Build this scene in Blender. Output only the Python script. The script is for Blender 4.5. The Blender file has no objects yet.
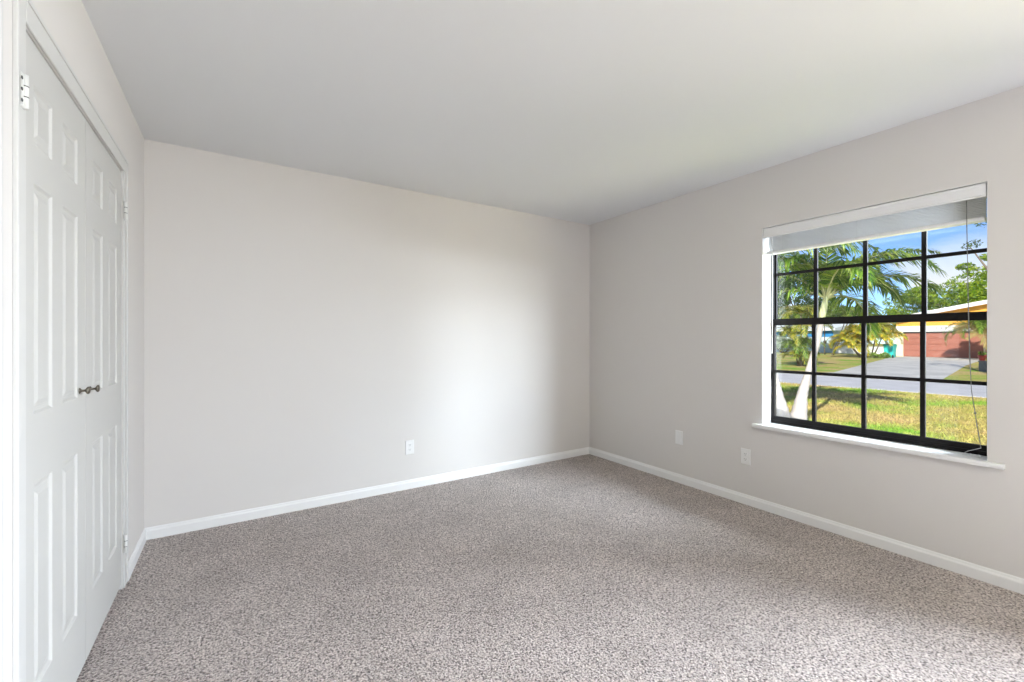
import bpy, bmesh, math, random
import numpy as np
from mathutils import Vector, Matrix

random.seed(7)
RNG = np.random.default_rng(11)
SC = bpy.context.scene
COL = SC.collection
R = math.radians

# ---------------------------------------------------------------- camera
F = 430.0                       # focal length in pixels of a 1024 x 682 frame
YAW = R(32.8)
CY, SY = math.cos(YAW), math.sin(YAW)
HC = 1.223
cam_d = bpy.data.cameras.new('camera')
cam = bpy.data.objects.new('camera', cam_d)
COL.objects.link(cam)
cam_d.sensor_fit = 'HORIZONTAL'
cam_d.sensor_width = 36.0
cam_d.lens = 36.0 * F / 1024.0
cam_d.shift_y = -2.0 / 1024.0
cam_d.clip_start = 0.02
cam_d.clip_end = 600
cam.location = (0, 0, HC)
cam.rotation_euler = (R(90), 0, -YAW)
SC.camera = cam

# ---------------------------------------------------------------- world: sky with low clouds
SUN_DIR = Vector((0.80, 0.28, -0.47)).normalized()      # the way the light travels
w = bpy.data.worlds.new('sky')
SC.world = w
w.use_nodes = True
nt = w.node_tree
for n in list(nt.nodes):
    nt.nodes.remove(n)
out = nt.nodes.new('ShaderNodeOutputWorld')
bg = nt.nodes.new('ShaderNodeBackground')
sky = nt.nodes.new('ShaderNodeTexSky')
sky.sky_type = 'NISHITA'
sky.sun_disc = False
sky.sun_elevation = math.asin(-SUN_DIR.z)
sky.sun_rotation = math.atan2(-SUN_DIR.x, -SUN_DIR.y)
sky.air_density = 1.0
sky.dust_density = 0.0
sky.ozone_density = 4.0
sky.altitude = 5000
tc = nt.nodes.new('ShaderNodeTexCoord')
mp = nt.nodes.new('ShaderNodeMapping')
mp.inputs['Scale'].default_value = (1.0, 1.0, 2.6)
nz = nt.nodes.new('ShaderNodeTexNoise')
nz.inputs['Scale'].default_value = 5.0
nz.inputs['Detail'].default_value = 7.0
nz.inputs['Roughness'].default_value = 0.55
cr = nt.nodes.new('ShaderNodeValToRGB')
cr.color_ramp.elements[0].position = 0.43
cr.color_ramp.elements[1].position = 0.55
sep = nt.nodes.new('ShaderNodeSeparateXYZ')
low = nt.nodes.new('ShaderNodeMapRange')
low.inputs['From Min'].default_value = 0.20
low.inputs['From Max'].default_value = 0.09
low.inputs['To Min'].default_value = 0.0
low.inputs['To Max'].default_value = 1.0
mul = nt.nodes.new('ShaderNodeMath')
mul.operation = 'MULTIPLY'
mixc = nt.nodes.new('ShaderNodeMix')
mixc.data_type = 'RGBA'
mixc.inputs[7].default_value = (6.0, 6.0, 6.1, 1)
nt.links.new(tc.outputs['Generated'], mp.inputs['Vector'])
nt.links.new(mp.outputs['Vector'], nz.inputs['Vector'])
nt.links.new(nz.outputs['Fac'], cr.inputs['Fac'])
nt.links.new(tc.outputs['Generated'], sep.inputs['Vector'])
nt.links.new(sep.outputs['Z'], low.inputs['Value'])
nt.links.new(cr.outputs['Color'], mul.inputs[0])
nt.links.new(low.outputs['Result'], mul.inputs[1])
nt.links.new(mul.outputs['Value'], mixc.inputs[0])
nt.links.new(sky.outputs['Color'], mixc.inputs[6])
nt.links.new(mixc.outputs[2], bg.inputs['Color'])
bg.inputs['Strength'].default_value = 0.17
nt.links.new(bg.outputs['Background'], out.inputs['Surface'])

# ---------------------------------------------------------------- sun and added fill lights
sl = bpy.data.lights.new('sun', 'SUN')
sl.energy = 6.5
sl.angle = R(0.6)
sl.color = (1.0, 0.95, 0.86)
so = bpy.data.objects.new('sun', sl)
so.rotation_euler = SUN_DIR.to_track_quat('-Z', 'Y').to_euler()
so.location = (-10, -5, 12)
COL.objects.link(so)


def area(name, loc, aim, sx, sy, power, col):
    d = bpy.data.lights.new(name, 'AREA')
    d.shape = 'RECTANGLE'
    d.size, d.size_y = sx, sy
    d.energy = power
    d.color = col
    o = bpy.data.objects.new(name, d)
    o.location = loc
    o.rotation_euler = (Vector(aim) - Vector(loc)).to_track_quat('-Z', 'Y').to_euler()
    COL.objects.link(o)
    return o


# added fill lights outside an invented opening beside the camera: cool above, warm below
area('fill_light_cool', (4.75, -1.72, 2.35), (0.3, 1.8, 0.60), 2.0, 1.6, 1520, (0.77, 0.87, 1.0))
area('fill_light_warm', (4.75, -1.72, 0.30), (0.6, 0.9, 2.0), 2.0, 0.9, 190, (1.0, 0.89, 0.66))
# added fill light behind the camera, no such lamp known
lp = bpy.data.lights.new('fill_light_rear', 'POINT')
lp.energy = 108
lp.color = (1.0, 0.97, 0.93)
lp.shadow_soft_size = 0.18
lo = bpy.data.objects.new('fill_light_rear', lp)
lo.location = (1.90, -2.60, 1.50)
COL.objects.link(lo)

SC.view_settings.view_transform = 'Standard'
SC.view_settings.look = 'None'
SC.view_settings.gamma = 1.0
SC.view_settings.use_curve_mapping = False
SC.view_settings.exposure = 0.0


# ---------------------------------------------------------------- helpers
def at(px, py, d):
    """point at depth d in front of the camera, seen at pixel (px, py)"""
    u, v = (px - 512.0) / F, -(py - 339.0) / F
    return Vector((d * (u * CY + SY), d * (-u * SY + CY), HC + d * v))


def ground(px, py, z=-0.2):
    return at(px, py, (HC - z) * F / (py - 339.0))


def link(name, me, m=None, parent=None, loc=None):
    o = bpy.data.objects.new(name, me)
    COL.objects.link(o)
    if m is not None:
        me.materials.clear()
        for k in (m if isinstance(m, (list, tuple)) else [m]):
            me.materials.append(k)
    if parent is not None:
        o.parent = parent
    if loc is not None:
        o.location = loc
    return o


def tag(o, label, cat, group=None):
    o['label'] = label
    o['category'] = cat
    if group:
        o['group'] = group
    return o


def empty(name, loc, label=None, cat=None, group=None, rz=0.0):
    o = bpy.data.objects.new(name, None)
    o.empty_display_size = 0.1
    o.location = loc
    o.rotation_euler = (0, 0, rz)
    COL.objects.link(o)
    if label:
        tag(o, label, cat, group)
    return o


class MB:
    """collects shapes into one mesh"""

    def __init__(self):
        self.bm = bmesh.new()

    def box(self, a, b, bevel=0.0, mat=0):
        x0, y0, z0 = a
        x1, y1, z1 = b
        t = bmesh.new()
        bmesh.ops.create_cube(t, size=1.0)
        for v in t.verts:
            v.co = Vector(((x0 + x1) / 2 + v.co.x * (x1 - x0), (y0 + y1) / 2 + v.co.y * (y1 - y0),
                           (z0 + z1) / 2 + v.co.z * (z1 - z0)))
        if bevel:
            bmesh.ops.bevel(t, geom=t.edges[:], offset=bevel, segments=2, profile=0.5, affect='EDGES')
        self._join(t, mat)
        return self

    def _join(self, t, mat=0, smooth=False):
        me = bpy.data.meshes.new('t')
        for f in t.faces:
            f.material_index = mat
            f.smooth = smooth
        t.to_mesh(me)
        t.free()
        self.bm.from_mesh(me)
        bpy.data.meshes.remove(me)

    def prism(self, poly, axis, a, b, mat=0):
        """extrude 2-D polygon along axis between a and b"""
        t = bmesh.new()

        def mk(p, k):
            if axis == 'X':
                return (k, p[0], p[1])
            if axis == 'Y':
                return (p[0], k, p[1])
            return (p[0], p[1], k)
        v0 = [t.verts.new(mk(p, a)) for p in poly]
        v1 = [t.verts.new(mk(p, b)) for p in poly]
        n = len(poly)
        t.faces.new(v0)
        t.faces.new(v1[::-1])
        for i in range(n):
            t.faces.new((v0[i], v1[i], v1[(i + 1) % n], v0[(i + 1) % n]))
        bmesh.ops.recalc_face_normals(t, faces=t.faces[:])
        self._join(t, mat)
        return self

    def tube(self, pts, radii, seg=10, cap=True, mat=0):
        pts = [Vector(p) for p in pts]
        if not isinstance(radii, (list, tuple)):
            radii = [radii] * len(pts)
        t = bmesh.new()
        rings = []
        up = None
        for i, p in enumerate(pts):
            d = (pts[min(i + 1, len(pts) - 1)] - pts[max(i - 1, 0)]).normalized()
            if up is None:
                up = Vector((0, 0, 1)) if abs(d.z) < 0.9 else Vector((1, 0, 0))
            a = d.cross(up).normalized()
            b = a.cross(d).normalized()
            up = b
            rings.append([t.verts.new(p + radii[i] * (math.cos(k * math.tau / seg) * a + math.sin(k * math.tau / seg) * b))
                          for k in range(seg)])
        for r0, r1 in zip(rings, rings[1:]):
            for k in range(seg):
                t.faces.new((r0[k], r0[(k + 1) % seg], r1[(k + 1) % seg], r1[k]))
        if cap:
            t.faces.new(rings[0][::-1])
            t.faces.new(rings[-1])
        bmesh.ops.recalc_face_normals(t, faces=t.faces[:])
        self._join(t, mat, smooth=True)
        return self

    def lathe(self, prof, origin, axis, seg=20, mat=0):
        """profile of (radius, height) turned round the axis"""
        ax = Vector(axis).normalized()
        a = ax.orthogonal().normalized()
        b = ax.cross(a)
        o = Vector(origin)
        t = bmesh.new()
        rings = []
        for r, h in prof:
            if r < 1e-6:
                rings.append([t.verts.new(o + ax * h)])
            else:
                rings.append([t.verts.new(o + ax * h + r * (math.cos(k * math.tau / seg) * a + math.sin(k * math.tau / seg) * b))
                              for k in range(seg)])
        for r0, r1 in zip(rings, rings[1:]):
            for k in range(seg):
                k2 = (k + 1) % seg
                if len(r0) == 1:
                    t.faces.new((r0[0], r1[k], r1[k2]))
                elif len(r1) == 1:
                    t.faces.new((r0[k], r0[k2], r1[0]))
                else:
                    t.faces.new((r0[k], r0[k2], r1[k2], r1[k]))
        bmesh.ops.recalc_face_normals(t, faces=t.faces[:])
        self._join(t, mat, smooth=True)
        return self

    def build(self, name, m, parent=None, loc=None):
        me = bpy.data.meshes.new(name)
        self.bm.to_mesh(me)
        self.bm.free()
        return link(name, me, m, parent, loc)


def struct(o):
    o['kind'] = 'structure'
    return o


def pymesh(name, verts, faces):
    me = bpy.data.meshes.new(name)
    me.from_pydata(verts, [], faces)
    me.update()
    return me


# ---------------------------------------------------------------- materials
def mat(name, col, rough=0.6, metal=0.0, spec=0.5, var=None, scale=8.0, bump=0.0, bscale=200.0):
    m = bpy.data.materials.new(name)
    m.use_nodes = True
    t = m.node_tree
    p = t.nodes['Principled BSDF']
    p.inputs['Base Color'].default_value = (*col, 1)
    p.inputs['Roughness'].default_value = rough
    p.inputs['Metallic'].default_value = metal
    p.inputs['Specular IOR Level'].default_value = spec
    c = t.nodes.new('ShaderNodeTexCoord')
    if var is not None:
        n = t.nodes.new('ShaderNodeTexNoise')
        n.inputs['Scale'].default_value = scale
        n.inputs['Detail'].default_value = 5
        r = t.nodes.new('ShaderNodeValToRGB')
        r.color_ramp.elements[0].position = 0.35
        r.color_ramp.elements[1].position = 0.65
        r.color_ramp.elements[0].color = (*col, 1)
        r.color_ramp.elements[1].color = (*var, 1)
        t.links.new(c.outputs['Object'], n.inputs['Vector'])
        t.links.new(n.outputs['Fac'], r.inputs['Fac'])
        t.links.new(r.outputs['Color'], p.inputs['Base Color'])
    if bump:
        n = t.nodes.new('ShaderNodeTexNoise')
        n.inputs['Scale'].default_value = bscale
        n.inputs['Detail'].default_value = 3
        b = t.nodes.new('ShaderNodeBump')
        b.inputs['Strength'].default_value = bump
        b.inputs['Distance'].default_value = 0.002
        t.links.new(c.outputs['Object'], n.inputs['Vector'])
        t.links.new(n.outputs['Fac'], b.inputs['Height'])
        t.links.new(b.outputs['Normal'], p.inputs['Normal'])
    return m


def leaf_mat(name, cols, trans=0.35, rough=0.45):
    """colour differs from leaf to leaf"""
    m = bpy.data.materials.new(name)
    m.use_nodes = True
    t = m.node_tree
    p = t.nodes['Principled BSDF']
    p.inputs['Roughness'].default_value = rough
    p.inputs['Specular IOR Level'].default_value = 0.35
    g = t.nodes.new('ShaderNodeNewGeometry')
    r = t.nodes.new('ShaderNodeValToRGB')
    els = r.color_ramp.elements
    els[0].color = (*cols[0], 1)
    els[1].color = (*cols[-1], 1)
    for i, c in enumerate(cols[1:-1]):
        e = els.new((i + 1) / (len(cols) - 1))
        e.color = (*c, 1)
    t.links.new(g.outputs['Random Per Island'], r.inputs['Fac'])
    t.links.new(r.outputs['Color'], p.inputs['Base Color'])
    tr = t.nodes.new('ShaderNodeBsdfTranslucent')
    t.links.new(r.outputs['Color'], tr.inputs['Color'])
    mx = t.nodes.new('ShaderNodeMixShader')
    mx.inputs[0].default_value = trans
    t.links.new(p.outputs['BSDF'], mx.inputs[1])
    t.links.new(tr.outputs['BSDF'], mx.inputs[2])
    t.links.new(mx.outputs['Shader'], t.nodes['Material Output'].inputs['Surface'])
    return m


def carpet_mat():
    m = bpy.data.materials.new('carpet')
    m.use_nodes = True
    t = m.node_tree
    p = t.nodes['Principled BSDF']
    p.inputs['Roughness'].default_value = 1.0
    p.inputs['Specular IOR Level'].default_value = 0.05
    p.inputs['Sheen Weight'].default_value = 0.25
    c = t.nodes.new('ShaderNodeTexCoord')
    v = t.nodes.new('ShaderNodeTexVoronoi')
    v.inputs['Scale'].default_value = 165
    n1 = t.nodes.new('ShaderNodeTexNoise')
    n1.inputs['Scale'].default_value = 120
    n1.inputs['Detail'].default_value = 4
    n2 = t.nodes.new('ShaderNodeTexNoise')
    n2.inputs['Scale'].default_value = 3.2
    n2.inputs['Detail'].default_value = 4
    r = t.nodes.new('ShaderNodeValToRGB')
    e = r.color_ramp.elements
    e[0].position = 0.20
    e[0].color = (0.10, 0.080, 0.070, 1)  # darkest yarn tone also stands in for shade between tufts
    e[1].position = 0.85
    e[1].color = (0.88, 0.80, 0.75, 1)
    k = e.new(0.5)
    k.color = (0.56, 0.475, 0.435, 1)
    mixa = t.nodes.new('ShaderNodeMix')
    mixa.inputs[0].default_value = 0.55
    t.links.new(c.outputs['Object'], v.inputs['Vector'])
    t.links.new(c.outputs['Object'], n1.inputs['Vector'])
    t.links.new(c.outputs['Object'], n2.inputs['Vector'])
    sp = t.nodes.new('ShaderNodeSeparateColor')
    t.links.new(v.outputs['Color'], sp.inputs['Color'])
    st = t.nodes.new('ShaderNodeMapRange')
    st.inputs['From Min'].default_value = 0.3
    st.inputs['From Max'].default_value = 0.7
    t.links.new(n1.outputs['Fac'], st.inputs['Value'])
    t.links.new(sp.outputs['Red'], mixa.inputs[2])
    t.links.new(st.outputs['Result'], mixa.inputs[3])
    t.links.new(mixa.outputs[0], r.inputs['Fac'])
    hue = t.nodes.new('ShaderNodeHueSaturation')
    mr = t.nodes.new('ShaderNodeMapRange')
    mr.inputs['From Min'].default_value = 0.3
    mr.inputs['From Max'].default_value = 0.7
    mr.inputs['To Min'].default_value = 0.90
    mr.inputs['To Max'].default_value = 1.10
    t.links.new(n2.outputs['Fac'], mr.inputs['Value'])
    t.links.new(mr.outputs['Result'], hue.inputs['Value'])
    t.links.new(r.outputs['Color'], hue.inputs['Color'])
    t.links.new(hue.outputs['Color'], p.inputs['Base Color'])
    b = t.nodes.new('ShaderNodeBump')
    b.inputs['Strength'].default_value = 1.0
    b.inputs['Distance'].default_value = 0.014
    t.links.new(mixa.outputs[0], b.inputs['Height'])
    t.links.new(b.outputs['Normal'], p.inputs['Normal'])
    return m


def lawn_mat():
    m = bpy.data.materials.new('lawn')
    m.use_nodes = True
    t = m.node_tree
    p = t.nodes['Principled BSDF']
    p.inputs['Roughness'].default_value = 0.9
    p.inputs['Specular IOR Level'].default_value = 0.1
    c = t.nodes.new('ShaderNodeTexCoord')
    n1 = t.nodes.new('ShaderNodeTexNoise')
    n1.inputs['Scale'].default_value = 0.55
    n1.inputs['Detail'].default_value = 6
    n1.inputs['Roughness'].default_value = 0.65
    r = t.nodes.new('ShaderNodeValToRGB')
    e = r.color_ramp.elements
    e[0].position = 0.36
    e[0].color = (0.22, 0.44, 0.04, 1)
    e[1].position = 0.66
    e[1].color = (0.60, 0.43, 0.20, 1)
    k = e.new(0.50)
    k.color = (0.50, 0.44, 0.13, 1)
    n2 = t.nodes.new('ShaderNodeTexNoise')
    n2.inputs['Scale'].default_value = 16
    n2.inputs['Detail'].default_value = 5
    mr = t.nodes.new('ShaderNodeMapRange')
    mr.inputs['From Min'].default_value = 0.3
    mr.inputs['From Max'].default_value = 0.7
    mr.inputs['To Min'].default_value = 0.65
    mr.inputs['To Max'].default_value = 1.25
    h = t.nodes.new('ShaderNodeHueSaturation')
    t.links.new(c.outputs['Object'], n1.inputs['Vector'])
    t.links.new(c.outputs['Object'], n2.inputs['Vector'])
    t.links.new(n1.outputs['Fac'], r.inputs['Fac'])
    t.links.new(n2.outputs['Fac'], mr.inputs['Value'])
    t.links.new(mr.outputs['Result'], h.inputs['Value'])
    t.links.new(r.outputs['Color'], h.inputs['Color'])
    t.links.new(h.outputs['Color'], p.inputs['Base Color'])
    b = t.nodes.new('ShaderNodeBump')
    b.inputs['Strength'].default_value = 0.5
    b.inputs['Distance'].default_value = 0.05
    t.links.new(n2.outputs['Fac'], b.inputs['Height'])
    t.links.new(b.outputs['Normal'], p.inputs['Normal'])
    return m


def glass_mat():
    m = bpy.data.materials.new('window_glass')
    m.use_nodes = True
    t = m.node_tree
    tr = t.nodes.new('ShaderNodeBsdfTransparent')
    tr.inputs['Color'].default_value = (0.97, 0.985, 0.98, 1)
    gl = t.nodes.new('ShaderNodeBsdfGlossy')
    gl.inputs['Roughness'].default_value = 0.0
    fr = t.nodes.new('ShaderNodeMixShader')
    fr.inputs[0].default_value = 0.03
    t.links.new(tr.outputs['BSDF'], fr.inputs[1])
    t.links.new(gl.outputs['BSDF'], fr.inputs[2])
    t.links.new(fr.outputs['Shader'], t.nodes['Material Output'].inputs['Surface'])
    return m


M = {}
M['wall'] = mat('wall_paint', (0.70, 0.675, 0.648), 0.75, spec=0.25, bump=0.12, bscale=260)
M['bounce_cut'] = mat('bounce_cut_paint', (0.20, 0.195, 0.19), 0.75, spec=0.25, bump=0.12, bscale=260)  # dark colour added on unseen walls to cut bounced light
M['ceiling'] = mat('ceiling_paint', (0.75, 0.76, 0.775), 0.85, spec=0.2, bump=0.15, bscale=180)
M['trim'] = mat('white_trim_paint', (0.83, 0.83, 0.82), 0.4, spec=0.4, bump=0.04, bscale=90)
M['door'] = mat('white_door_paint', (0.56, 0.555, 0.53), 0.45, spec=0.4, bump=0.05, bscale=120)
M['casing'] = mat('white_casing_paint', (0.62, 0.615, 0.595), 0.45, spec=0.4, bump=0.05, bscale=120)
M['carpet'] = carpet_mat()
M['white_plastic'] = mat('white_plastic', (0.82, 0.82, 0.81), 0.35)
M['slot'] = mat('dark_slot', (0.05, 0.05, 0.05), 0.6)
M['nickel'] = mat('aged_nickel', (0.20, 0.18, 0.145), 0.28, metal=1.0, bump=0.03)
M['hinge'] = mat('painted_hinge', (0.74, 0.74, 0.71), 0.4, spec=0.5, bump=0.05)
M['bronze'] = mat('dark_bronze_aluminium', (0.008, 0.0065, 0.0065), 0.55, spec=0.2, bump=0.03)
M['glass'] = glass_mat()
M['blind'] = mat('white_blind', (0.80, 0.80, 0.80), 0.45, bump=0.05, bscale=60)
M['cord_white'] = mat('white_cord', (0.75, 0.75, 0.74), 0.7)
M['cord_backlit'] = mat('backlit_cord', (0.22, 0.22, 0.21), 0.8)  # backlit darkness painted into the pull cord's colour
M['lawn'] = lawn_mat()
M['bark'] = mat('bark', (0.14, 0.11, 0.08), 0.9, var=(0.24, 0.19, 0.14), scale=5, bump=0.5, bscale=25)
M['road'] = mat('road_asphalt', (0.56, 0.55, 0.58), 0.9, spec=0.2, var=(0.64, 0.63, 0.66), scale=1.5, bump=0.2, bscale=40)
M['drive'] = mat('driveway_concrete', (0.50, 0.49, 0.48), 0.9, spec=0.2, var=(0.66, 0.64, 0.62), scale=0.9, bump=0.2, bscale=30)

# ---------------------------------------------------------------- room shell
XL, XR, YB, YF, H = -0.463, 3.183, 3.412, -2.95, 2.44
WY0, WY1, WZ0, WZ1 = 0.521, 1.624, 0.610, 2.020       # window opening
DY0, DY1, DZ = 1.622, 2.806, 2.046                    # closet opening
TW = 0.20

struct(MB().box((XL - 0.14, YF - 0.12, -0.12), (XR + TW, YB + 0.14, 0.0)).build('floor', M['carpet']))
struct(MB().box((XL - 0.14, YF - 0.12, H), (XR + TW, YB + 0.14, H + 0.10)).build('ceiling', M['ceiling']))
struct(MB().box((XL - 0.14, YB, 0), (XR + TW, YB + 0.14, H)).build('wall_back', M['wall']))
b = MB()
b.box((XR, YF, 0), (XR + TW, -2.50, H))
b.box((XR, -2.50, 0), (XR + TW, -0.55, 0.50))  # unseen opening added so the fill lights reach the room
b.box((XR, -2.50, 2.02), (XR + TW, -0.55, H))
b.box((XR, -0.55, 0), (XR + TW, WY0, H))
b.box((XR, WY1, 0), (XR + TW, YB, H))
b.box((XR, WY0, 0), (XR + TW, WY1, WZ0 - 0.03))
b.box((XR, WY0, WZ1), (XR + TW, WY1, H))
struct(b.build('wall_right', M['wall']))
EY0, EY1 = 0.58, 1.402                                 # bedroom door opening beside the closet
b = MB()
b.box((XL - 0.14, 0.35, 0), (XL, EY0, H))
b.box((XL - 0.14, EY0, DZ), (XL, EY1, H))
b.box((XL - 0.14, EY1, 0), (XL, DY0, H))
b.box((XL - 0.14, DY0, DZ), (XL, DY1, H))
b.box((XL - 0.14, DY1, 0), (XL, YB, H))
struct(b.build('wall_left', M['wall']))
struct(MB().box((XL - 0.14, YF, 0), (XL, 0.35, H)).build('wall_entry', M['bounce_cut']))
struct(MB().box((XL - 0.14, YF - 0.12, 0), (XR + TW, YF, H)).build('wall_front', M['bounce_cut']))


def base_profile(n):
    """height / thickness profile of the baseboard"""
    return [(0, 0), (0.012, 0), (0.012, 0.050), (0.0105, 0.055), (0.0075, 0.060), (0.0065, 0.066), (0.004, 0.072), (0, 0.072)]


prof = base_profile(0)
struct(MB().prism([(YB - a, z) for a, z in prof], 'X', XL, XR).build('baseboard_back', M['trim']))
struct(MB().prism([(XR - a, z) for a, z in prof], 'Y', YF, YB).build('baseboard_right', M['trim']))
struct(MB().prism([(XL + a, z) for a, z in prof], 'Y', DY1 + 0.070, YB).build('baseboard_left', M['trim']))


def casing(name, y0, y1, ztop, wd=0.058, th=0.008, wr=0.07):
    """three-sided flat casing with a small outer bead, on the left wall"""
    b = MB()
    x0, x1 = XL, XL + th
    for s, y in ((-1, y0), (1, y1)):
        a, c = (y - wd, y) if s < 0 else (y, y + wr)
        b.box((x0, a, 0), (x1, c, ztop + wd), 0.003)
        o0, o1 = (a - 0.001, a + 0.012) if s < 0 else (c - 0.012, c + 0.001)
        b.box((x0 + 0.0002, o0, 0.0005), (x1 + 0.003, o1, ztop + wd), 0.0015)
    b.box((x0, y0, ztop), (x1, y1, ztop + wd + 0.012), 0.003)
    b.box((x0, y0 - wd, ztop + wd), (x1 + 0.003, y1 + wr, ztop + wd + 0.014), 0.0015)
    return struct(b.build(name, M['casing']))


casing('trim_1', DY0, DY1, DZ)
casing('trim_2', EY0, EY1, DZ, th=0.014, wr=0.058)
# jamb linings inside the closet opening
b = MB()
b.box((XL - 0.14, DY0 - 0.001, 0), (XL - 0.001, DY0 + 0.004, DZ))
b.box((XL - 0.14, DY1 - 0.004, 0), (XL - 0.001, DY1 + 0.001, DZ))
b.box((XL - 0.14, DY0 + 0.004, DZ - 0.003), (XL - 0.001, DY1 - 0.004, DZ + 0.001))
struct(b.build('trim_3', M['casing']))
struct(MB().box((XL - 0.14, DY0, 0), (XL - 0.10, DY1, DZ)).build('wall_closet', M['trim']))


def panel_door(name, y0, y1, z0, z1, xf, th, cols, rows, paint='door'):
    """six-panel door: flat stiles and rails with sunk fields and raised panel centres; face at x = xf looks to +x"""
    bm = bmesh.new()

    def quad(pts):
        bm.faces.new([bm.verts.new(p) for p in pts])
    ys = [y0] + [k for c in cols for k in c] + [y1]
    zs = [z0] + [k for r in rows for k in r] + [z1]
    for i in range(len(ys) - 1):
        for j in range(len(zs) - 1):
            a, b_, c, d = ys[i], ys[i + 1], zs[j], zs[j + 1]
            if i % 2 == 1 and j % 2 == 1:
                steps = [(0.0, 0.0), (0.007, -0.0055), (0.013, -0.0065), (0.020, -0.0065), (0.036, -0.0015)]
                prev = None
                for ins, dx in steps:
                    cur = [(xf + dx, a + ins, c + ins), (xf + dx, b_ - ins, c + ins), (xf + dx, b_ - ins, d - ins), (xf + dx, a + ins, d - ins)]
                    if prev:
                        for k in range(4):
                            quad([prev[k], prev[(k + 1) % 4], cur[(k + 1) % 4], cur[k]])
                    prev = cur
                quad(prev)
            else:
                quad([(xf, a, c), (xf, b_, c), (xf, b_, d), (xf, a, d)])
    xb = xf - th
    quad([(xb, y0, z0), (xb, y0, z1), (xb, y1, z1), (xb, y1, z0)])
    quad([(xb, y0, z0), (xf, y0, z0), (xf, y0, z1), (xb, y0, z1)])
    quad([(xf, y1, z0), (xb, y1, z0), (xb, y1, z1), (xf, y1, z1)])
    quad([(xb, y0, z1), (xf, y0, z1), (xf, y1, z1), (xb, y1, z1)])
    quad([(xb, y1, z0), (xf, y1, z0), (xf, y0, z0), (xb, y0, z0)])
    bmesh.ops.remove_doubles(bm, verts=bm.verts[:], dist=1e-5)
    bmesh.ops.recalc_face_normals(bm, faces=bm.faces[:])
    me = bpy.data.meshes.new(name)
    bm.to_mesh(me)
    bm.free()
    return struct(link(name, me, M[paint]))


ROWS = [(0.245, 0.820), (1.015, 1.655), (1.765, 1.925)]
XD = XL - 0.004
YS = (DY0 + DY1) / 2 - 0.012
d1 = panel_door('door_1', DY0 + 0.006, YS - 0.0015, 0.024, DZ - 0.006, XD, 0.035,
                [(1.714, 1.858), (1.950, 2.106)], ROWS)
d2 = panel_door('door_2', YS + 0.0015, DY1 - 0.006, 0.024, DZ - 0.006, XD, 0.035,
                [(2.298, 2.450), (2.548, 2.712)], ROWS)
d3 = panel_door('door_3', EY0 + 0.005, EY1 - 0.005, 0.02, DZ - 0.005, XL - 0.02, 0.035,
                [(0.69, 0.935), (1.045, 1.29)], ROWS, 'bark')  # unseen door, dark colour added to keep bounce down


def knob(y, z, parent):
    k = MB()
    prof = [(0.0, 0), (0.0105, 0), (0.011, 0.002), (0.006, 0.004), (0.0042, 0.007), (0.004, 0.014), (0.007, 0.017),
            (0.0125, 0.020), (0.0140, 0.0235), (0.0125, 0.0265), (0.0080, 0.0285), (0.0, 0.029)]
    k.lathe(prof, (XD, y, z), (1, 0, 0), 24)
    return k.build('knob', M['nickel'], parent)


knob(2.128, 1.038, d1)
knob(2.258, 1.032, d2)


def hinge(y, z0, z1, parent, s):
    """painted leaf on the casing with its knuckle and screw heads; s = side the casing lies on"""
    b = MB()
    xs = XL + 0.0085
    b.box((xs - 0.001, min(y, y + s * 0.030), z0), (xs + 0.0025, max(y, y + s * 0.030), z1), 0.0008)
    b.tube([(xs + 0.004, y, z0), (xs + 0.004, y, z1)], 0.0062, 12)
    h = b.build('hinge', M['hinge'], parent)
    q = MB()
    n = 3
    for i in range(n):
        z = z0 + (z1 - z0) * (0.17 + 0.33 * i)
        q.lathe([(0.0045, 0), (0.0045, 0.0012), (0.003, 0.0018), (0, 0.0018)], (xs + 0.0025, y + s * 0.018, z), (1, 0, 0), 12)
    for i in range(2):
        z = z0 + (z1 - z0) * (0.34 + 0.32 * i)
        q.tube([(xs + 0.004, y, z - 0.0012), (xs + 0.004, y, z + 0.0012)], 0.0066, 12)
    q.build('screw', M['slot'], h)
    return h


for z0, z1 in ((1.812, 1.898), (0.175, 0.262)):
    hinge(DY0 - 0.022, z0, z1, d1, -1)
    hinge(DY1 - 0.003, z0, z1, d2, 1)

# ---------------------------------------------------------------- window
XW = 3.303                                             # room-side face of the frame
win = empty('window_1', (XW, (WY0 + WY1) / 2, WZ0))
struct(win)
WO = Vector(win.location)


def wpart(b, name, m, parent=win):
    return b.build(name, m, parent, tuple(-WO) if parent is win else None)


b = MB()                                               # white plaster returns of the recess
b.box((XR + 0.001, WY0 - 0.002, WZ0), (XW + 0.06, WY0 + 0.003, WZ1))
b.box((XR + 0.001, WY1 - 0.003, WZ0), (XW + 0.06, WY1 + 0.002, WZ1))
b.box((XR + 0.001, WY0 + 0.003, WZ1 - 0.003), (XW + 0.06, WY1 - 0.003, WZ1 + 0.002))
wpart(b, 'reveal', M['trim'])
ya, yb, za, zb = WY0 + 0.003, WY1 - 0.003, WZ0, WZ1 - 0.003
b = MB()
b.box((XW, ya, za), (XW + 0.06, ya + 0.010, zb), 0.001)
b.box((XW, yb - 0.010, za), (XW + 0.06, yb, zb), 0.001)
b.box((XW, ya + 0.010, za), (XW + 0.06, yb - 0.010, za + 0.022), 0.001)
b.box((XW, ya + 0.010, zb - 0.022), (XW + 0.06, yb - 0.010, zb), 0.001)
wpart(b, 'window_frame', M['bronze'])
y0, y1 = ya + 0.010, yb - 0.010
zm0, zm1 = 1.322, 1.368


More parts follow.
